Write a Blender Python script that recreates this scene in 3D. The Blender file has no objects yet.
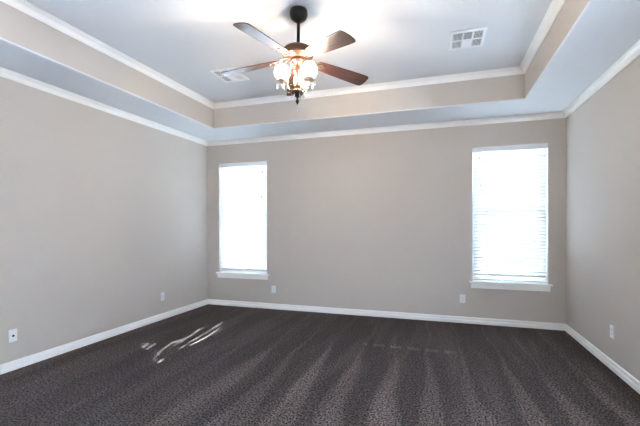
import bpy, bmesh, math, random
from mathutils import Vector, Matrix
PI = math.pi
S = bpy.context.scene
C = S.collection
random.seed(4)

# ------------------------------------------------------------ measurements (metres)
XL, XR, YB, YF = -3.781, 1.505, 5.429, -0.55       # left, right, back, front walls
H, T = 2.75, 3.106                                 # outer ceiling, raised tray ceiling
TL, TR, TB, TF = -3.165, 0.902, 4.701, 0.93        # tray recess
YAW = -0.3143
WT = 0.16                                          # wall thickness

# ------------------------------------------------------------ camera
cam = bpy.data.objects.new('camera', bpy.data.cameras.new('camera'))
C.objects.link(cam); S.camera = cam
cam.data.sensor_width = 36.0
cam.data.lens = 371.75 / 640 * 36
cam.data.shift_y = 13.1 / 640
cam.location = (0, 0, 1.337)
cam.rotation_euler = (PI/2 - 0.0023, 0.0021, -YAW)
cam.data.clip_start = 0.02

# ------------------------------------------------------------ world, sun, exposure
SKY = 24.0
SUN = 260.0
GLOBE = 9.0
BULB = 1500.0
w = bpy.data.worlds.new('world'); S.world = w; w.use_nodes = True
bg = w.node_tree.nodes['Background']
bg.inputs[0].default_value = (0.64, 0.81, 1.0, 1)
bg.inputs[1].default_value = SKY
SUN_DIR = Vector((-1.0, 0.60, -0.37)).normalized()
sl = bpy.data.lights.new('sun', 'SUN'); sl.energy = SUN; sl.angle = math.radians(0.1); sl.color = (0.86, 0.93, 1.0)
so = bpy.data.objects.new('sun', sl); C.objects.link(so)
so.rotation_euler = SUN_DIR.to_track_quat('-Z', 'Y').to_euler()
so.location = (8, -2, 6)
S.view_settings.view_transform = 'Standard'
S.view_settings.look = 'None'
S.view_settings.exposure = 0.48
S.view_settings.gamma = 1.0
S.view_settings.use_curve_mapping = False
S.cycles.max_bounces = 12
S.cycles.diffuse_bounces = 8
S.cycles.transparent_max_bounces = 16
S.cycles.sample_clamp_indirect = 40.0

W1 = (-3.556, -2.660, 0.550, 2.378)                # back left window opening x0,x1,z0,z1
W2 = (0.408, 1.308, 0.572, 2.388)                  # back right window opening
W3 = (0.05, 2.05, 0.35, 2.02)                      # added unseen right-wall window for daylight and sun streaks, y0,y1,z0,z1
W4 = (-0.20, 1.80, 0.35, 2.02)                      # added unseen left-wall window, supplies cool daylight

def portal(name, loc, rot, sx, sz):
    l = bpy.data.lights.new(name, 'AREA'); l.shape = 'RECTANGLE'; l.size = sx; l.size_y = sz
    l.cycles.is_portal = True
    o = bpy.data.objects.new(name, l); C.objects.link(o); o.location = loc; o.rotation_euler = rot
for W in (W1, W2):
    portal('daylight_portal', ((W[0]+W[1])/2, YB+WT+0.02, (W[2]+W[3])/2), (-PI/2, 0, 0), W[1]-W[0], W[3]-W[2])
portal('daylight_portal', (XR+WT+0.02, (W3[0]+W3[1])/2, (W3[2]+W3[3])/2), (0, PI/2, 0), W3[3]-W3[2], W3[1]-W3[0])


portal('daylight_portal', (XL-WT-0.02, (W4[0]+W4[1])/2, (W4[2]+W4[3])/2), (0, -PI/2, 0), W4[3]-W4[2], W4[1]-W4[0])

# ------------------------------------------------------------ materials
def mat(name, col, rough=0.6, metal=0.0, **kw):
    m = bpy.data.materials.new(name); m.use_nodes = True
    p = m.node_tree.nodes['Principled BSDF']
    p.inputs['Base Color'].default_value = (*col, 1)
    p.inputs['Roughness'].default_value = rough
    p.inputs['Metallic'].default_value = metal
    for k, v in kw.items(): p.inputs[k.replace('_', ' ')].default_value = v
    return m
def nd(m, t, **kw):
    n = m.node_tree.nodes.new(t)
    for k, v in kw.items(): setattr(n, k, v)
    return n
def ln(m, a, b): m.node_tree.links.new(a, b)
def bump(m, scale, strength, dist=0.004, detail=3):
    p = m.node_tree.nodes['Principled BSDF']
    tc = nd(m, 'ShaderNodeNewGeometry')
    n = nd(m, 'ShaderNodeTexNoise'); n.inputs['Scale'].default_value = scale; n.inputs['Detail'].default_value = detail
    b = nd(m, 'ShaderNodeBump'); b.inputs['Strength'].default_value = strength; b.inputs['Distance'].default_value = dist
    ln(m, tc.outputs['Position'], n.inputs['Vector']); ln(m, n.outputs['Fac'], b.inputs['Height']); ln(m, b.outputs['Normal'], p.inputs['Normal'])
    return m
WALLC = (0.57, 0.514, 0.458)
M = {}
M['wall'] = bump(mat('wall_paint', WALLC, 0.75), 55, 0.35)
M['ceil'] = bump(mat('ceiling_paint', (0.76, 0.77, 0.79), 0.85), 70, 0.35)
M['trim'] = mat('trim_paint', (0.92, 0.905, 0.875), 0.35)
M['vinyl'] = mat('window_vinyl', (0.85, 0.86, 0.87), 0.4)
M['plate'] = mat('outlet_plastic', (0.82, 0.82, 0.82), 0.35)
M['dark'] = mat('dark_slot', (0.02, 0.02, 0.022), 0.6)
M['ventwhite'] = mat('vent_enamel', (0.86, 0.87, 0.88), 0.35)
M['duct'] = mat('duct_grey', (0.035, 0.038, 0.042), 0.7)
M['black'] = mat('black_metal', (0.022, 0.020, 0.022), 0.38, 0.6)
M['bronze'] = mat('bronze', (0.11, 0.060, 0.042), 0.28, 0.75)
M['pewter'] = mat('antique_metal', (0.30, 0.24, 0.20), 0.25, 0.9)
M['ground'] = mat('ground', (0.50, 0.51, 0.52), 0.9)
M['cup'] = mat('pale_bronze', (0.62, 0.50, 0.43), 0.3, 0.55)
M['cord'] = mat('cord', (0.72, 0.73, 0.75), 0.7)
M['screw'] = mat('screw', (0.6, 0.6, 0.6), 0.3, 0.8)

def carpet():
    m = mat('carpet', (0.06, 0.055, 0.055), 0.95, Sheen_Weight=0.05, Sheen_Roughness=0.5)
    p = m.node_tree.nodes['Principled BSDF']
    p.inputs['Specular IOR Level'].default_value = 0.08
    g = nd(m, 'ShaderNodeNewGeometry')
    def noise(scale, detail, sc=(1, 1, 1), rough=0.6, loc=(0, 0, 0), dist=0.0):
        mp = nd(m, 'ShaderNodeMapping'); mp.inputs['Scale'].default_value = sc; mp.inputs['Location'].default_value = loc
        n = nd(m, 'ShaderNodeTexNoise'); n.inputs['Scale'].default_value = scale; n.inputs['Detail'].default_value = detail
        n.inputs['Roughness'].default_value = rough; n.inputs['Distortion'].default_value = dist
        ln(m, g.outputs['Position'], mp.inputs['Vector']); ln(m, mp.outputs['Vector'], n.inputs['Vector'])
        return n.outputs['Fac']
    def rng(v, a, b, lo, hi):
        r = nd(m, 'ShaderNodeMapRange'); r.inputs[1].default_value = a; r.inputs[2].default_value = b
        r.inputs[3].default_value = lo; r.inputs[4].default_value = hi; ln(m, v, r.inputs[0]); return r.outputs[0]
    def mul(a, b):
        k = nd(m, 'ShaderNodeMath', operation='MULTIPLY'); ln(m, a, k.inputs[0]); ln(m, b, k.inputs[1]); return k.outputs[0]
    def math_(op, a, b=None, c=None):
        k = nd(m, 'ShaderNodeMath', operation=op)
        for i, q in enumerate((a, b, c)):
            if q is None: continue
            if isinstance(q, (int, float)): k.inputs[i].default_value = q
            else: ln(m, q, k.inputs[i])
        return k.outputs[0]
    tuft = noise(70, 1.5, rough=0.8)
    a = rng(tuft, 0.38, 0.64, 0.0, 2.3)                     # tuft to tuft
    b = rng(noise(22, 3), 0.3, 0.7, 0.80, 1.2)
    s = rng(noise(1.0, 2, (4.2, 0.62, 1), 0.55, (3.1, 1.7, 0), 0.4), 0.45, 0.62, 0.88, 1.25)   # vacuum lanes running away from the door
    # wedges of turned pile left by the vacuum strokes, widest where each stroke starts
    sp = nd(m, 'ShaderNodeSeparateXYZ'); ln(m, g.outputs['Position'], sp.inputs[0])
    wob = math_('MULTIPLY_ADD', noise(1.0, 1, (1.4, 0.9, 1)), 0.22, -0.11)
    t = math_('SUBTRACT', 4.05, math_('MULTIPLY_ADD', noise(1.0, 0, (2.6, 0, 1), 0.5, (5, 0, 0)), 0.9, sp.outputs[1]))
    t = math_('ADD', t, 0.45)
    u = math_('ADD', math_('MULTIPLY_ADD', t, -0.045, sp.outputs[0]), wob)
    fr = math_('ABSOLUTE', math_('SUBTRACT', math_('FRACT', math_('MULTIPLY_ADD', u, 1/0.335, 0.88)), 0.5))
    hw = math_('MULTIPLY', math_('MAXIMUM', t, 0.0), 0.19)
    edge = math_('MULTIPLY_ADD', tuft, 0.36, -0.18)
    wd = rng(math_('ADD', math_('SUBTRACT', hw, fr), edge), -0.04, 0.07, 0.0, 1.0)
    wd = math_('MULTIPLY', wd, rng(sp.outputs[0], -2.3, -1.2, 0.22, 1.0))
    wedge = math_('MULTIPLY_ADD', wd, 0.62, 0.86)
    # a row of small pile marks across the strokes
    row = rng(math_('ABSOLUTE', math_('SUBTRACT', sp.outputs[1], 4.13)), 0.035, 0.055, 1.0, 0.0)
    gate = math_('MULTIPLY', rng(sp.outputs[0], -0.86, -0.80, 0.0, 1.0), rng(sp.outputs[0], 0.08, 0.16, 1.0, 0.0))
    dash = rng(math_('ABSOLUTE', math_('SUBTRACT', math_('FRACT', math_('MULTIPLY', sp.outputs[0], 5.3)), 0.5)), 0.30, 0.36, 1.0, 0.0)
    rowf = math_('MULTIPLY_ADD', math_('MULTIPLY', row, math_('MULTIPLY', gate, dash)), 0.8, 1.0)
    f = mul(mul(mul(a, b), mul(s, wedge)), rowf)
    v = nd(m, 'ShaderNodeVectorMath', operation='SCALE'); v.inputs[0].default_value = (0.064, 0.048, 0.043)
    ln(m, f, v.inputs['Scale']); ln(m, v.outputs[0], p.inputs['Base Color'])
    bp = nd(m, 'ShaderNodeBump'); bp.inputs['Strength'].default_value = 0.35; bp.inputs['Distance'].default_value = 0.008
    ln(m, tuft, bp.inputs['Height']); ln(m, bp.outputs['Normal'], p.inputs['Normal'])
    return m
M['carpet'] = carpet()

def slat_mat(fac):
    m = mat('blind_slat', (0.86, 0.87, 0.88), 0.5)
    p = m.node_tree.nodes['Principled BSDF']
    t = nd(m, 'ShaderNodeBsdfTranslucent'); t.inputs['Color'].default_value = (0.80, 0.84, 0.90, 1)
    mx = nd(m, 'ShaderNodeMixShader'); mx.inputs[0].default_value = fac
    ln(m, p.outputs[0], mx.inputs[1]); ln(m, t.outputs[0], mx.inputs[2])
    ln(m, mx.outputs[0], m.node_tree.nodes['Material Output'].inputs['Surface'])
    return m
M['slat'] = slat_mat(.015)
M['shade'] = slat_mat(.47)
M['shade_sheer'] = slat_mat(.55)

def glass_mat(name, tint, fac):
    m = bpy.data.materials.new(name); m.use_nodes = True
    nt = m.node_tree; nt.nodes.remove(nt.nodes['Principled BSDF'])
    t = nd(m, 'ShaderNodeBsdfTransparent'); t.inputs[0].default_value = (*tint, 1)
    gl = nd(m, 'ShaderNodeBsdfGlossy'); gl.inputs['Roughness'].default_value = 0.02
    fr = nd(m, 'ShaderNodeFresnel'); fr.inputs[0].default_value = fac
    mx = nd(m, 'ShaderNodeMixShader')
    ln(m, fr.outputs[0], mx.inputs[0]); ln(m, t.outputs[0], mx.inputs[1]); ln(m, gl.outputs[0], mx.inputs[2])
    ln(m, mx.outputs[0], nt.nodes['Material Output'].inputs['Surface'])
    return m
M['glass'] = glass_mat('window_glass', (0.96, 0.98, 0.98), 1.45)
def crystal_mat():
    m = mat('crystal', (0.93, 0.93, 0.95), 0.06, Coat_Weight=1.0)
    p = m.node_tree.nodes['Principled BSDF']
    t = nd(m, 'ShaderNodeBsdfTransparent'); u = nd(m, 'ShaderNodeBsdfTranslucent'); u.inputs[0].default_value = (.95, .95, .97, 1)
    a = nd(m, 'ShaderNodeMixShader'); a.inputs[0].default_value = .6; b_ = nd(m, 'ShaderNodeMixShader'); b_.inputs[0].default_value = .35
    ln(m, p.outputs[0], a.inputs[1]); ln(m, u.outputs[0], a.inputs[2]); ln(m, a.outputs[0], b_.inputs[1]); ln(m, t.outputs[0], b_.inputs[2])
    ln(m, b_.outputs[0], m.node_tree.nodes['Material Output'].inputs['Surface'])
    return m
M['crystal'] = crystal_mat()

def globe_mat():
    """lit frosted glass: glows and lets the bulb through"""
    m = bpy.data.materials.new('lit_globe'); m.use_nodes = True
    nt = m.node_tree; nt.nodes.remove(nt.nodes['Principled BSDF'])
    t = nd(m, 'ShaderNodeBsdfTransparent'); t.inputs[0].default_value = (.8, .8, .8, 1)
    e = nd(m, 'ShaderNodeEmission'); e.inputs[0].default_value = (1.0, 0.90, 0.78, 1); e.inputs[1].default_value = GLOBE
    mx = nd(m, 'ShaderNodeMixShader'); mx.inputs[0].default_value = .4
    ln(m, t.outputs[0], mx.inputs[1]); ln(m, e.outputs[0], mx.inputs[2])
    ln(m, mx.outputs[0], nt.nodes['Material Output'].inputs['Surface'])
    return m
M['bulb'] = mat('lit_bulb', (.9, .9, .9), Emission_Color=(1.0, 0.81, 0.60, 1), Emission_Strength=BULB)
M['globe'] = globe_mat()

def wood_mat():
    m = mat('blade_wood', (0.10, 0.03, 0.02), 0.32, Coat_Weight=0.8, Coat_Roughness=0.22)
    p = m.node_tree.nodes['Principled BSDF']
    tc = nd(m, 'ShaderNodeTexCoord')
    mp = nd(m, 'ShaderNodeMapping'); mp.inputs['Scale'].default_value = (2.2, 26, 26)
    n = nd(m, 'ShaderNodeTexNoise'); n.inputs['Scale'].default_value = 2.2; n.inputs['Detail'].default_value = 5; n.inputs['Distortion'].default_value = 1.2
    cr = nd(m, 'ShaderNodeValToRGB')
    cr.color_ramp.elements[0].position = 0.38; cr.color_ramp.elements[0].color = (0.014, 0.006, 0.005, 1)
    cr.color_ramp.elements[1].position = 0.66; cr.color_ramp.elements[1].color = (0.085, 0.032, 0.024, 1)
    ln(m, tc.outputs['Object'], mp.inputs['Vector']); ln(m, mp.outputs['Vector'], n.inputs['Vector'])
    ln(m, n.outputs['Fac'], cr.inputs[0]); ln(m, cr.outputs[0], p.inputs['Base Color'])
    return m
M['wood'] = wood_mat()

# ------------------------------------------------------------ helpers
def obj(name, bm, m, parent=None, smooth=False, struct=False, loc=None, rot=None):
    me = bpy.data.meshes.new(name)
    bmesh.ops.recalc_face_normals(bm, faces=bm.faces)
    bm.to_mesh(me); bm.free()
    for x in (m if isinstance(m, (list, tuple)) else [m]): me.materials.append(x)
    if smooth:
        for f in me.polygons: f.use_smooth = True
    o = bpy.data.objects.new(name, me); C.objects.link(o)
    if parent: o.parent = parent
    if loc is not None: o.location = loc
    if rot is not None: o.rotation_euler = rot
    if struct: o['kind'] = 'structure'
    return o
def thing(name, label, cat, loc, rot=(0, 0, 0), group=None):
    o = bpy.data.objects.new(name, None); C.objects.link(o); o.empty_display_size = 0.1
    o.location = loc; o.rotation_euler = rot; o['label'] = label; o['category'] = cat
    if group: o['group'] = group
    return o
def box(bm, x0, x1, y0, y1, z0, z1, bev=0.0, mi=0):
    r = bmesh.ops.create_cube(bm, size=1.0)
    for v in r['verts']:
        v.co = Vector((x0+(v.co.x+.5)*(x1-x0), y0+(v.co.y+.5)*(y1-y0), z0+(v.co.z+.5)*(z1-z0)))
    fs = {f for v in r['verts'] for f in v.link_faces}
    for f in fs: f.material_index = mi
    if bev:
        es = list({e for v in r['verts'] for e in v.link_edges})
        bmesh.ops.bevel(bm, geom=es, offset=bev, segments=2, affect='EDGES', profile=0.6)
    return bm
def lathe(bm, prof, n=32, c=(0, 0, 0)):
    rings = []
    for r, z in prof:
        if r < 1e-6: rings.append([bm.verts.new((c[0], c[1], c[2]+z))])
        else: rings.append([bm.verts.new((c[0]+r*math.cos(2*PI*i/n), c[1]+r*math.sin(2*PI*i/n), c[2]+z)) for i in range(n)])
    for a, b in zip(rings, rings[1:]):
        if len(a) == 1 and len(b) == 1: continue
        for i in range(n):
            j = (i+1) % n
            if len(a) == 1: bm.faces.new((a[0], b[i], b[j]))
            elif len(b) == 1: bm.faces.new((a[i], b[0], a[j]))
            else: bm.faces.new((a[i], b[i], b[j], a[j]))
    return bm
def tube(bm, pts, rad, n=10):
    pts = [Vector(p) for p in pts]
    rads = rad if isinstance(rad, (list, tuple)) else [rad]*len(pts)
    rings = []; up = Vector((0.13, 0.29, 0.95)).normalized()
    for i, p in enumerate(pts):
        t = (pts[min(i+1, len(pts)-1)] - pts[max(i-1, 0)]).normalized()
        a = t.cross(up)
        if a.length < 0.05: a = t.cross(Vector((1, 0, 0)))
        a.normalize(); b = t.cross(a).normalized()
        rings.append([bm.verts.new(p + (a*math.cos(2*PI*k/n) + b*math.sin(2*PI*k/n))*rads[i]) for k in range(n)])
    for a, b in zip(rings, rings[1:]):
        for k in range(n): bm.faces.new((a[k], b[k], b[(k+1) % n], a[(k+1) % n]))
    bm.faces.new(rings[0]); bm.faces.new(rings[-1][::-1])
    return bm
def bez(pts, n=14):
    """Catmull-Rom through the points."""
    P = [Vector(p) for p in pts]; P = [2*P[0]-P[1]] + P + [2*P[-1]-P[-2]]
    out = []
    for i in range(1, len(P)-2):
        for k in range(n):
            t = k/n
            out.append(0.5*((2*P[i]) + (-P[i-1]+P[i+1])*t + (2*P[i-1]-5*P[i]+4*P[i+1]-P[i+2])*t*t + (-P[i-1]+3*P[i]-3*P[i+1]+P[i+2])*t**3))
    out.append(P[-2]); return out

# ------------------------------------------------------------ the room shell
def wall(name, axis, pos, out, u0, u1, holes):
    """axis 'y': wall plane at y=pos running in x; axis 'x': plane x=pos running in y. out: +1/-1 outward side."""
    bm = bmesh.new(); zt = T + 0.15
    a0, a1 = (pos, pos+out*WT) if out > 0 else (pos+out*WT, pos)
    def b(u, v, z0, z1):
        if v-u < 1e-4 or z1-z0 < 1e-4: return
        if axis == 'y': box(bm, u, v, a0, a1, z0, z1)
        else: box(bm, a0, a1, u, v, z0, z1)
    cur = u0
    for (h0, h1, z0, z1) in sorted(holes):
        b(cur, h0, 0, zt); b(h0, h1, 0, z0); b(h0, h1, z1, zt); cur = h1
    b(cur, u1, 0, zt)
    return obj(name, bm, M['wall'], struct=True)
wall('wall_back', 'y', YB, 1, XL-WT, XR+WT, [W1, W2])
wall('wall_left', 'x', XL, -1, YF, YB, [W4])
wall('wall_right', 'x', XR, 1, YF, YB, [W3])
wall('wall_front', 'y', YF, -1, XL-WT, XR+WT, [])

bm = bmesh.new(); box(bm, XL, XR, YF, YB, -0.12, 0.0)
obj('floor', bm, M['carpet'], struct=True)
bm = bmesh.new(); box(bm, -30, 30, -30, 30, -0.5, -0.35)
obj('ground', bm, M['ground'], struct=True)

# ceiling: outer ring, riser, raised centre
bm = bmesh.new()
def rect(x0, x1, y0, y1, z): return [bm.verts.new(p) for p in ((x0, y0, z), (x1, y0, z), (x1, y1, z), (x0, y1, z))]
def band(a, b, mi):
    for i in range(4):
        f = bm.faces.new((a[i], a[(i+1) % 4], b[(i+1) % 4], b[i])); f.material_index = mi
o0 = rect(XL-WT*.5, XR+WT*.5, YF-WT*.5, YB+WT*.5, H); i0 = rect(TL-.008, TR+.008, TF-.008, TB+.008, H)
i1 = rect(TL, TR, TF, TB, H+.006); i1b = rect(TL, TR, TF, TB, H+.014); i2 = rect(TL, TR, TF, TB, T)
band(o0, i0, 0); band(i0, i1, 0); band(i1, i1b, 0); band(i1b, i2, 1); bm.faces.new(i2)
o3 = rect(XL-WT*.5, XR+WT*.5, YF-WT*.5, YB+WT*.5, T+.12)
band(o0, o3, 0); bm.faces.new(o3)
obj('ceiling', bm, [M['ceil'], M['wall']], struct=True)

def molding(name, prof, x0, x1, y0, y1, z, side):
    """mitred run on one side; prof = (offset from wall, dz)."""
    bm = bmesh.new(); A, B = [], []
    for o, dz in prof:
        c = {'back': ((x0+o, y1-o), (x1-o, y1-o)), 'front': ((x1-o, y0+o), (x0+o, y0+o)),
             'left': ((x0+o, y0+o), (x0+o, y1-o)), 'right': ((x1-o, y1-o), (x1-o, y0+o))}[side]
        A.append(bm.verts.new((*c[0], z+dz))); B.append(bm.verts.new((*c[1], z+dz)))
    n = len(prof)
    for i in range(n): bm.faces.new((A[i], A[(i+1) % n], B[(i+1) % n], B[i]))
    bm.faces.new(A); bm.faces.new(B[::-1])
    return obj(name, bm, M['trim'], struct=True)
c = 0.060
CROWN = [(0, -c-.004), (.007, -c-.004), (.009, -c+.004), (.013, -c+.007), (.015, -c+.014), (.019, -c+.026), (.027, -c+.037),
         (.037, -c+.044), (.044, -c+.046), (.046, -c+.051), (.052, -.006), (c, -.005), (c, 0), (0, 0)]
BASE = [(0, .086), (.006, .086), (.010, .080), (.013, .074), (.013, .056), (.004, .053), (.004, .045), (.015, .041), (.017, .034), (.017, 0), (0, 0)]
k = 1
for s in ('back', 'left', 'right', 'front'):
    molding('baseboard_' + s, BASE, XL, XR, YF, YB, 0, s)
    molding('trim_%d' % k, CROWN, XL, XR, YF, YB, H, s); k += 1
for s in ('back', 'left', 'right', 'front'):
    molding('trim_%d' % k, [(o*1.05, z*1.05) for o, z in CROWN], TL, TR, TF, TB, T, s); k += 1

# ------------------------------------------------------------ windows (local: x along wall, y outward, z up)
def window(n, w_, h_, loc, rotz):
    fr = bmesh.new(); d0, d1 = 0.085, 0.150; t = 0.035
    box(fr, -w_/2, -w_/2+t, d0, d1, 0, h_); box(fr, w_/2-t, w_/2, d0, d1, 0, h_)
    box(fr, -w_/2+t, w_/2-t, d0, d1, 0, t); box(fr, -w_/2+t, w_/2-t, d0, d1, h_-t, h_)
    win = obj('window_%d' % n, fr, M['vinyl'], struct=True, loc=loc, rot=(0, 0, rotz))
    for nm, z0, z1, y0 in (('lower_sash', t, h_/2+.02, .092), ('upper_sash', h_/2-.02, h_-t, .118)):
        b = bmesh.new(); s = 0.038; y1 = y0+.024; a = w_/2-t
        box(b, -a, -a+s, y0, y1, z0, z1); box(b, a-s, a, y0, y1, z0, z1)
        box(b, -a+s, a-s, y0, y1, z0, z0+s); box(b, -a+s, a-s, y0, y1, z1-s, z1)
        so_ = obj(nm, b, M['vinyl'], win)
        g = bmesh.new(); box(g, -a+s, a-s, y0+.009, y0+.014, z0+s, z1-s); obj('pane', g, M['glass'], so_)
    b = bmesh.new(); box(b, -w_/2, w_/2, -.001, .085, -.001, .004)
    box(b, -w_/2-.042, w_/2+.042, -.038, -.0005, -.018, .004, .004); obj('window_sill', b, M['trim'], win)
    b = bmesh.new(); box(b, -w_/2-.020, w_/2+.020, -.018, -.0005, -.088, -.018, .003)
    box(b, -w_/2-.020, w_/2+.020, -.024, -.018, -.034, -.018, .002); obj('apron', b, M['trim'], win)
    return win
def blind(label, w_, h_, loc, rotz, tilt, cord_x):
    r = thing('window_blind', label, 'blind', loc, (0, 0, rotz), 'horizontal blinds on the back wall windows')
    yc = 0.040; hw = w_/2-.012
    b = bmesh.new(); box(b, -w_/2+.006, w_/2-.006, yc-.036, yc-.028, h_-.070, h_-.002, .002)
    for sx in (-1, 1): box(b, sx*(w_/2-.010)-.004, sx*(w_/2-.010)+.004, yc-.028, yc+.020, h_-.070, h_-.002)
    obj('valance', b, M['vinyl'], r)
    b = bmesh.new(); box(b, -hw, hw, yc-.024, yc+.024, h_-.045, h_-.004, .002); obj('headrail', b, M['vinyl'], r)
    b = bmesh.new(); p = 0.0445; z = h_-.075; ch = 0.025; th = .0013; zlast = 0
    while z > 0.060:
        a = tilt + random.uniform(-.012, .012); ca, sa = math.cos(a), math.sin(a)
        sec = []
        for u, v in ((-1, 0), (-.5, .0028), (0, .0038), (.5, .0028), (1, 0)): sec.append((u*ch, v+th))
        for u, v in ((1, 0), (.5, .0028), (0, .0038), (-.5, .0028), (-1, 0)): sec.append((u*ch, v-th))
        A = []; B = []; sk = random.uniform(-.0004, .0004)
        for u, v in sec:
            y = yc + u*ca - v*sa; zz = z + u*sa + v*ca        # u=-1 is the room edge
            A.append(b.verts.new((-hw, y, zz+sk))); B.append(b.verts.new((hw, y, zz-sk)))
        n = len(sec)
        for i in range(n): b.faces.new((A[i], A[(i+1) % n], B[(i+1) % n], B[i]))
        b.faces.new(A); b.faces.new(B[::-1]); zlast = z; z -= p
    obj('slats', b, M['slat'], r)
    b = bmesh.new(); box(b, -hw, hw, yc-.024, yc+.024, .022, .040, .003); obj('bottom_rail', b, M['vinyl'], r)
    for x in (-w_*.36, w_*.0, w_*.36):
        b = bmesh.new()
        for yy in (yc-.026, yc+.026): tube(b, [(x, yy, .04), (x, yy, h_-.045)], .0011, 6)
        obj('ladder_cord', b, M['cord'], r)
    for x, zz in cord_x:
        b = bmesh.new(); tube(b, [(x, yc-.031, zz), (x, yc-.031, h_-.045)], .0014, 6)
        co = obj('pull_cord', b, M['cord'], r)
        b = bmesh.new(); lathe(b, [(0, .0), (.006, -.002), (.009, -.028), (0, -.034)], 12, (x, yc-.031, zz)); obj('tassel', b, M['duct'], co, True)
    return r
WW1, WH1 = W1[1]-W1[0], W1[3]-W1[2]; WW2, WH2 = W2[1]-W2[0], W2[3]-W2[2]
L1 = ((W1[0]+W1[1])/2, YB, W1[2]); L2 = ((W2[0]+W2[1])/2, YB, W2[2])
TILT = math.radians(-63)
window(1, WW1, WH1, L1, 0); window(2, WW2, WH2, L2, 0)
window(3, W3[1]-W3[0], W3[3]-W3[2], (XR, (W3[0]+W3[1])/2, W3[2]), -PI/2)  # added window out of view, lets the sun in for the streaks
window(4, W4[1]-W4[0], W4[3]-W4[2], (XL, (W4[0]+W4[1])/2, W4[2]), PI/2)  # added window out of view, brings daylight to the right wall
blind('white horizontal blind on the left back window, next to the left wall corner', WW1, WH1, L1, 0, TILT, [(WW1*.40, WH1-.16), (WW1*.385, WH1-.56)])
blind('white horizontal blind on the right back window, next to the right wall', WW2, WH2, L2, 0, TILT, [(-WW2*.40, WH2-.13), (-WW2*.385, WH2-.50)])

# added unseen side blind: a sheet with slits cut to shape the sun streaks
def gap_lines():
    """sun streaks on the carpet (x,y)-(x,y), width -> slit on the blind plane."""
    lines = [([(-2.613, 2.916), (-2.644, 3.087)], .020), ([(-2.7, 2.946), (-2.852, 3.265), (-2.907, 3.472), (-2.886, 3.701)], .012),
             ([(-2.814, 3.35), (-2.864, 3.623), (-2.9, 3.878), (-2.988, 4.186)], .011), ([(-2.733, 3.504), (-2.764, 3.831), (-2.817, 4.172), (-2.864, 4.492)], .013),
             ([(-2.655, 3.428), (-2.665, 3.775), (-2.74, 4.233)], .018), ([(-2.694, 3.294), (-2.72, 3.561)], .010), ([(-2.919, 3.904), (-2.994, 4.148)], .014),
             ([(-2.925, 3.966), (-2.947, 4.236)], .010), ([(-2.638, 3.966), (-2.686, 4.23)], .009), ([(-3.101, 3.23), (-3.17, 3.449)], .015),
             ([(-3.004, 3.167), (-3.109, 3.513)], .014), ([(-2.68, 2.953), (-2.726, 3.081)], .011)]
    st = [(p, q, wd, i == 0, i == len(L)-2) for L, wd in lines for i, (p, q) in enumerate(zip(L, L[1:]))]
    out = []
    xb = XR + .045
    for (a, b, wd, e0, e1) in st:
        def back(p):
            t = (p[0]-xb)/SUN_DIR.x
            return (p[1]-SUN_DIR.y*t, -SUN_DIR.z*t)
        out.append((back(a), back(b), wd*.62*abs(SUN_DIR.z/SUN_DIR.x), e0, e1))
    return out
def slit_blind():
    w_, h_ = W3[1]-W3[0], W3[3]-W3[2]
    r = thing('window_blind', 'added unseen white blind, slit to cast the sun streaks, on the added side window beside the camera', 'blind', (XR+.045, 0, 0))
    G = gap_lines(); b = bmesh.new(); dy = .01; y = W3[0]+.01; pitch = .045
    while y < W3[1]-.012:
        ym = y+dy/2; iv = []
        for (a, c_, wd, e0, e1) in G:
            lo, hi = (a, c_) if a[0] < c_[0] else (c_, a)
            if lo[0] < ym < hi[0]:
                f = (ym-lo[0])/(hi[0]-lo[0]); z = lo[1]+(hi[1]-lo[1])*f
                tp = min(1, 3*f if e0 else 1, 3*(1-f) if e1 else 1)
                iv.append((z-wd/2*tp, z+wd/2*tp))
        iv.sort(); cuts = []
        for i in iv:
            if cuts and i[0] < cuts[-1][1]: cuts[-1] = (cuts[-1][0], max(cuts[-1][1], i[1]))
            else: cuts.append(i)
        z = W3[2]+.006; top = W3[3]-.004
        segs = []
        for c0, c1 in cuts: segs.append((z, c0)); z = c1
        segs.append((z, top))
        for s0, s1 in segs:
            if s1-s0 > .001:
                v = [b.verts.new(p) for p in ((0, y, s0), (0, y+dy, s0), (0, y+dy, s1), (0, y, s1))]; b.faces.new(v)
        y += dy
    me = obj('slats', b, M['shade'], r)  # single sheet with streak slits, added to shape the sunlight
    sd = me.modifiers.new('thickness', 'SOLIDIFY'); sd.thickness = .003
    b = bmesh.new(); box(b, -.03, .03, W3[0]+.006, W3[1]-.006, W3[3]-.05, W3[3]-.004, .002); obj('headrail', b, M['vinyl'], r)
slit_blind()
r = thing('window_blind', 'added unseen white pulled-down shade on the added left side window beside the camera', 'blind', (XL-.045, 0, 0))  # shade added out of view to spread the side daylight
b = bmesh.new(); box(b, -.0015, .0015, W4[0]+.01, W4[1]-.01, W4[2]+.03, W4[3]-.03); obj('shade_cloth', b, M['shade_sheer'], r)
b = bmesh.new(); tube(b, [(0, W4[0]+.006, W4[3]-.03), (0, W4[1]-.006, W4[3]-.03)], .022, 16); obj('roller', b, M['vinyl'], r, True)
b = bmesh.new(); box(b, -.008, .008, W4[0]+.01, W4[1]-.01, W4[2]+.008, W4[2]+.03, .003); obj('bottom_rail', b, M['vinyl'], r)

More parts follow.
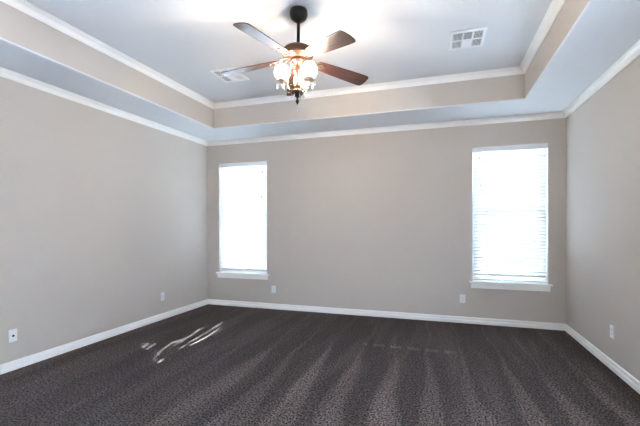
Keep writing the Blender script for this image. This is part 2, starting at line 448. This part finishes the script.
# ------------------------------------------------------------ outlets (local: x along wall, -y into the room)
def plate_root(name, label, cat, loc, rotz, group=None):
    r = thing(name, label, cat, loc, (0, 0, rotz), group)
    b = bmesh.new(); box(b, -.036, .036, -.007, -.0005, -.058, .058, .003); obj('cover_plate', b, M['plate'], r)
    return r
def outlet(label, loc, rotz):
    r = plate_root('wall_outlet', label, 'outlet', loc, rotz, 'white electrical outlets above the baseboards')
    for s in (-1, 1):
        b = bmesh.new(); box(b, -.0165, .0165, -.0095, -.0065, s*.0195-.014, s*.0195+.014, .004)
        q = obj('receptacle', b, M['plate'], r)
        b = bmesh.new()
        for x in (-.0065, .0065): box(b, x-.0013, x+.0013, -.0101, -.0088, s*.0195-.001, s*.0195+.008)
        lathe(b, [(0, 0), (.0025, .0), (.0025, .0008), (0, .0008)], 10)
        for v in b.verts[-22:]: v.co = Vector((v.co.x, -.0101+v.co.z, s*.0195-.008+v.co.y))
        obj('slots', b, M['dark'], q)
    b = bmesh.new(); lathe(b, [(0, .0012), (.003, .0008), (.003, 0), (0, 0)], 12)
    obj('screw', b, M['screw'], r, loc=(0, -.007, 0), rot=(PI/2, 0, 0))
outlet('white outlet on the back wall just right of the left window', (-2.546, YB, .314), 0)
outlet('white outlet on the back wall just left of the right window', (.280, YB, .330), 0)
outlet('white outlet on the left wall nearer the back corner', (XL, 4.346, .325), PI/2)
outlet('white outlet low on the right wall', (XR, 4.096, .347), -PI/2)
r = plate_root('cable_plate', 'white cover plate with one dark cable socket on the left wall near the photo edge', 'cable plate', (XL, 2.397, .320), PI/2)
b = bmesh.new(); lathe(b, [(.0115, 0), (.0115, .002), (.007, .003), (.007, .010), (.0045, .010), (.0045, .002), (0, .002)], 6)
obj('cable_socket', b, M['dark'], r, loc=(0, -.0065, -.003), rot=(PI/2, 0, 0))
for z in (-.042, .042):
    b = bmesh.new(); lathe(b, [(0, .0012), (.003, .0008), (.003, 0), (0, 0)], 12); obj('screw', b, M['screw'], r, loc=(0, -.0068, z), rot=(PI/2, 0, 0))

# ------------------------------------------------------------ ceiling registers
def vent(label, x, y, rz, lx=.315, ly=.355):
    r = thing('ceiling_vent', label, 'vent', (x, y, T), (0, 0, rz), 'square air vents in the tray ceiling')
    b = bmesh.new(); e = .028; z0, z1 = -.012, -.0005; X, Y = lx/2, ly/2
    box(b, -X, -X+e, -Y, Y, z0, z1, .003); box(b, X-e, X, -Y, Y, z0, z1, .003)
    box(b, -X+e, X-e, -Y, -Y+e, z0, z1, .003); box(b, -X+e, X-e, Y-e, Y, z0, z1, .003)
    cx = (X-e)/3
    for s in (-1, 1): box(b, s*cx-.007, s*cx+.007, -Y+e, Y-e, z0+.001, z1)
    box(b, -X+e, X-e, -.007, .007, z0+.001, z1)
    obj('frame', b, M['ventwhite'], r)
    b = bmesh.new(); box(b, -X+e*.8, X-e*.8, -Y+e*.8, Y-e*.8, -.0035, -.0005); obj('duct_opening', b, M['duct'], r)
    # louvres: outer cells blades run along y, middle cells along x
    def blade(bm, along, u, a, b_, t):
        th = .0012; hh = .0036
        ca, sa = math.cos(t), math.sin(t); q = []
        for (p, v) in ((-hh, -th), (hh, -th), (hh, th), (-hh, th)): q.append((u+p*ca-v*sa, -.0078+p*sa+v*ca))
        A = [bm.verts.new((m_, a, z) if along == 'y' else (a, m_, z)) for m_, z in q]
        B = [bm.verts.new((m_, b_, z) if along == 'y' else (b_, m_, z)) for m_, z in q]
        for i in range(4): bm.faces.new((A[i], A[(i+1) % 4], B[(i+1) % 4], B[i]))
        bm.faces.new(A); bm.faces.new(B[::-1])
    for cxi in (-1, 0, 1):
        for cyi in (-1, 1):
            b = bmesh.new()
            xa, xb = (cxi*2-1)*cx + (.007 if cxi > -1 else 0), (cxi*2+1)*cx - (.007 if cxi < 1 else 0)
            xa, xb = max(xa, -X+e), min(xb, X-e)
            ya, yb = (-Y+e, -.007) if cyi < 0 else (.007, Y-e)
            if cxi:
                n = 7
                for i in range(n): blade(b, 'y', xa+(i+.5)*(xb-xa)/n, ya, yb, cxi*.75)
            else:
                n = 10
                for i in range(n): blade(b, 'x', ya+(i+.5)*(yb-ya)/n, xa, xb, -cyi*.45)
            obj('louver_panel', b, M['ventwhite'], r)
vent('white air vent in the tray ceiling on the right, in clear view', .240, 3.800, .02)
vent('white air vent in the tray ceiling on the left, behind a fan blade', -2.355, 3.832, .03)

# ------------------------------------------------------------ ceiling fan
D = 3.06
fw = Vector((math.sin(YAW), math.cos(YAW), 0)); rt = Vector((math.cos(YAW), -math.sin(YAW), 0))
FP = fw*D + rt*(-.056*D)
fan = thing('ceiling_fan', 'bronze five-blade ceiling fan with lit globes and crystals hanging from the tray ceiling', 'ceiling fan', (FP.x, FP.y, T))
fan.rotation_euler = Matrix.Rotation(math.radians(1.0), 3, fw).to_euler()
Z = lambda z: 1.337+(z-1.337)*1.027-T
b = bmesh.new(); lathe(b, [(0, 0), (.066, 0), (.072, -.006), (.075, -.025), (.074, -.045), (.066, -.066), (.052, -.082), (.030, -.094), (.022, -.104), (0, -.104)], 36)
obj('canopy', b, M['black'], fan, True)
b = bmesh.new(); lathe(b, [(.0135, -.10), (.0135, Z(2.78)), (0, Z(2.78))], 20)
obj('downrod', b, M['black'], fan, True)
b = bmesh.new(); lathe(b, [(0, Z(2.792)), (.022, Z(2.792)), (.026, Z(2.778)), (.052, Z(2.772)), (.085, Z(2.763)), (.112, Z(2.750)), (.126, Z(2.735)),
      (.130, Z(2.722)), (.125, Z(2.717)), (.125, Z(2.711)), (.130, Z(2.706)), (.127, Z(2.692)), (.112, Z(2.682)), (.085, Z(2.676)), (.078, Z(2.668)), (.05, Z(2.665)), (0, Z(2.665))], 48)
obj('motor_housing', b, M['bronze'], fan, True)
b = bmesh.new(); lathe(b, [(0, Z(2.665)), (.060, Z(2.665)), (.064, Z(2.650)), (.050, Z(2.636)), (.030, Z(2.628)), (.022, Z(2.605)), (.030, Z(2.590)), (.036, Z(2.570)),
      (.028, Z(2.548)), (.018, Z(2.530)), (.016, Z(2.480)), (.024, Z(2.462)), (.030, Z(2.450)), (.020, Z(2.432)), (.022, Z(2.420)),
      (.044, Z(2.412)), (.050, Z(2.402)), (.044, Z(2.386)), (.028, Z(2.372)), (.012, Z(2.362)), (0, Z(2.360))], 32)
hub = obj('light_hub', b, M['bronze'], fan, True)

def crystal(parent, x, y, z, s=1.0, ln_=.012):
    b = bmesh.new(); n = 7
    tube(b, [(x, y, z), (x, y, z-ln_)], .0009, 5)
    lathe(b, [(0, 0), (.0045*s, -.005*s), (.0, -.010*s)], n, (x, y, z-ln_))
    z2 = z-ln_-.010*s
    lathe(b, [(0, 0), (.003*s, -.006*s), (.0065*s, -.017*s), (.006*s, -.024*s), (0, -.034*s)], n, (x, y, z2))
    obj('crystal_drop', b, M['crystal'], parent)
# finial and lowest crystal
b = bmesh.new(); lathe(b, [(0, Z(2.362)), (.010, Z(2.358)), (.007, Z(2.345)), (.014, Z(2.332)), (.012, Z(2.322)), (.004, Z(2.305)), (0, Z(2.302))], 20)
obj('finial', b, M['black'], hub, True)
crystal(hub, 0, 0, Z(2.303), 1.1, .008)
for k in range(6):
    a = k*PI/3+.3; crystal(hub, .046*math.cos(a), .046*math.sin(a), Z(2.395), .85, .010)
for k in range(8):
    a = k*PI/4; crystal(hub, .060*math.cos(a), .060*math.sin(a), Z(2.645), .8, .008)

def blade_outline():
    """x outward (0 at the root), y half width."""
    pts = []
    top = [(0, .042), (.012, .050), (.05, .056), (.15, .063), (.30, .071), (.42, .075), (.465, .0745), (.480, .068), (.489, .052), (.493, .028), (.495, 0)]
    for x, y in top: pts.append((x, y))
    for x, y in reversed(top[:-1]): pts.append((x, -y))
    return pts
def blade(ang, tipz, pitch):
    base = .178; L = .495; zr = 2.655
    droop = math.atan2(zr-tipz, L)
    b = bmesh.new(); th = .0028; P = blade_outline()
    A = [b.verts.new((x, y, th)) for x, y in P]; B = [b.verts.new((x, y, -th)) for x, y in P]
    n = len(P)
    for i in range(n): b.faces.new((A[i], A[(i+1) % n], B[(i+1) % n], B[i]))
    fa = b.faces.new(A); fb = b.faces.new(B[::-1])
    o = obj('blade', b, M['wood'], fan)
    mw = Matrix.Rotation(ang, 4, 'Z') @ Matrix.Translation((base, 0, Z(zr))) @ Matrix.Rotation(droop, 4, 'Y') @ Matrix.Rotation(pitch, 4, 'X')
    o.matrix_local = mw
    # iron: an open scroll bracket from the motor to the blade root
    b = bmesh.new(); inv = mw.inverted() @ Matrix.Rotation(ang, 4, 'Z')
    def tr(p): return inv @ Vector(p)
    for s in (-1, 1):
        pts = bez([(.085, s*.010, Z(2.676)), (.112, s*.030, Z(2.664)), (.142, s*.034, Z(2.652)), (.168, s*.018, Z(2.648)), (.190, s*.022, Z(2.646))], 8)
        tube(b, [tr(p) for p in pts], .0048, 8)
        pts = [(.142 + .014*math.cos(t), s*(.020+.010*math.sin(t)), Z(2.650)) for t in [i*PI/8 for i in range(17)]]
        tube(b, [tr(p) for p in pts], .003, 6)
    q = [(.170, 0), (.185, .030), (.215, .036), (.238, .022), (.262, .0), (.238, -.022), (.215, -.036), (.185, -.030)]
    qi = mw.inverted() @ Matrix.Rotation(ang, 4, 'Z')
    U = [b.verts.new((x-base, y, -th-.0005)) for x, y in q]; V = [b.verts.new((x-base, y, -th-.0045)) for x, y in q]
    for i in range(8): b.faces.new((U[i], U[(i+1) % 8], V[(i+1) % 8], V[i]))
    b.faces.new(U); b.faces.new(V[::-1])
    for x, y in ((.195, .018), (.195, -.018), (.238, 0)):
        lathe(b, [(0, -.0035), (.004, -.002), (.005, 0)], 10, (x-base, y, -th-.0045))
    obj('blade_iron', b, M['pewter'], o, False)
CA = -YAW
PITCH = math.radians(-12)
for a, tz in ((-123, 2.652), (-55, 2.589), (28, 2.612), (97, 2.60), (167, 2.592)):
    blade(math.radians(a)+CA, tz, PITCH)

GR = .066
def lamp(ang, R, zg):
    ca, sa = math.cos(ang), math.sin(ang)
    P = lambda r_, z_: (r_*ca, r_*sa, Z(z_))
    b = bmesh.new()
    tube(b, bez([P(.030, 2.402), P(.050, 2.392), P(R*.66, 2.392), P(R*.92, 2.415), P(R, 2.447), P(R, zg-GR-.022)], 8), .0052, 10)
    tube(b, bez([P(.022, 2.445), P(.040, 2.462), P(.062, 2.450), P(.070, 2.425), P(.055, 2.412), P(.048, 2.425)], 7), .0032, 8)
    arm = obj('lamp_arm', b, M['pewter'], fan, True)
    b = bmesh.new(); lathe(b, [(0, -.030), (.010, -.030), (.014, -.024), (.030, -.018), (.046, -.012), (.050, -.004), (.044, -.001), (.034, .003), (.034, .012), (.030, .012), (0, .004)], 28, P(R, zg-GR))
    obj('socket_cup', b, M['cup'], arm, True)
    g = bmesh.new(); prof = []
    for i in range(17):
        t = -PI/2 + .42 + (PI-.42)*i/16; prof.append((max(0, GR*math.cos(t)) if i < 16 else 0, GR*math.sin(t)))
    prof = [(.026, -GR*.99)] + prof
    lathe(g, prof, 32, P(R, zg))
    obj('glass_globe', g, M['globe'], arm, True)
    g = bmesh.new(); lathe(g, [(0, .046), (.006, .038), (.011, .020), (.013, .0), (.013, -.020), (.010, -.034), (.008, -.060), (0, -.060)], 20, P(R, zg))
    obj('bulb', g, M['bulb'], arm, True)
    for k in range(5):
        a = ang + .4 + k*2*PI/5
        crystal(arm, R*ca+.047*math.cos(a), R*sa+.047*math.sin(a), Z(zg-GR-.008), 1.0, .010 + .006*(k % 2))
for a in (80, 197, -41): lamp(math.radians(a)+CA, .128, 2.545)
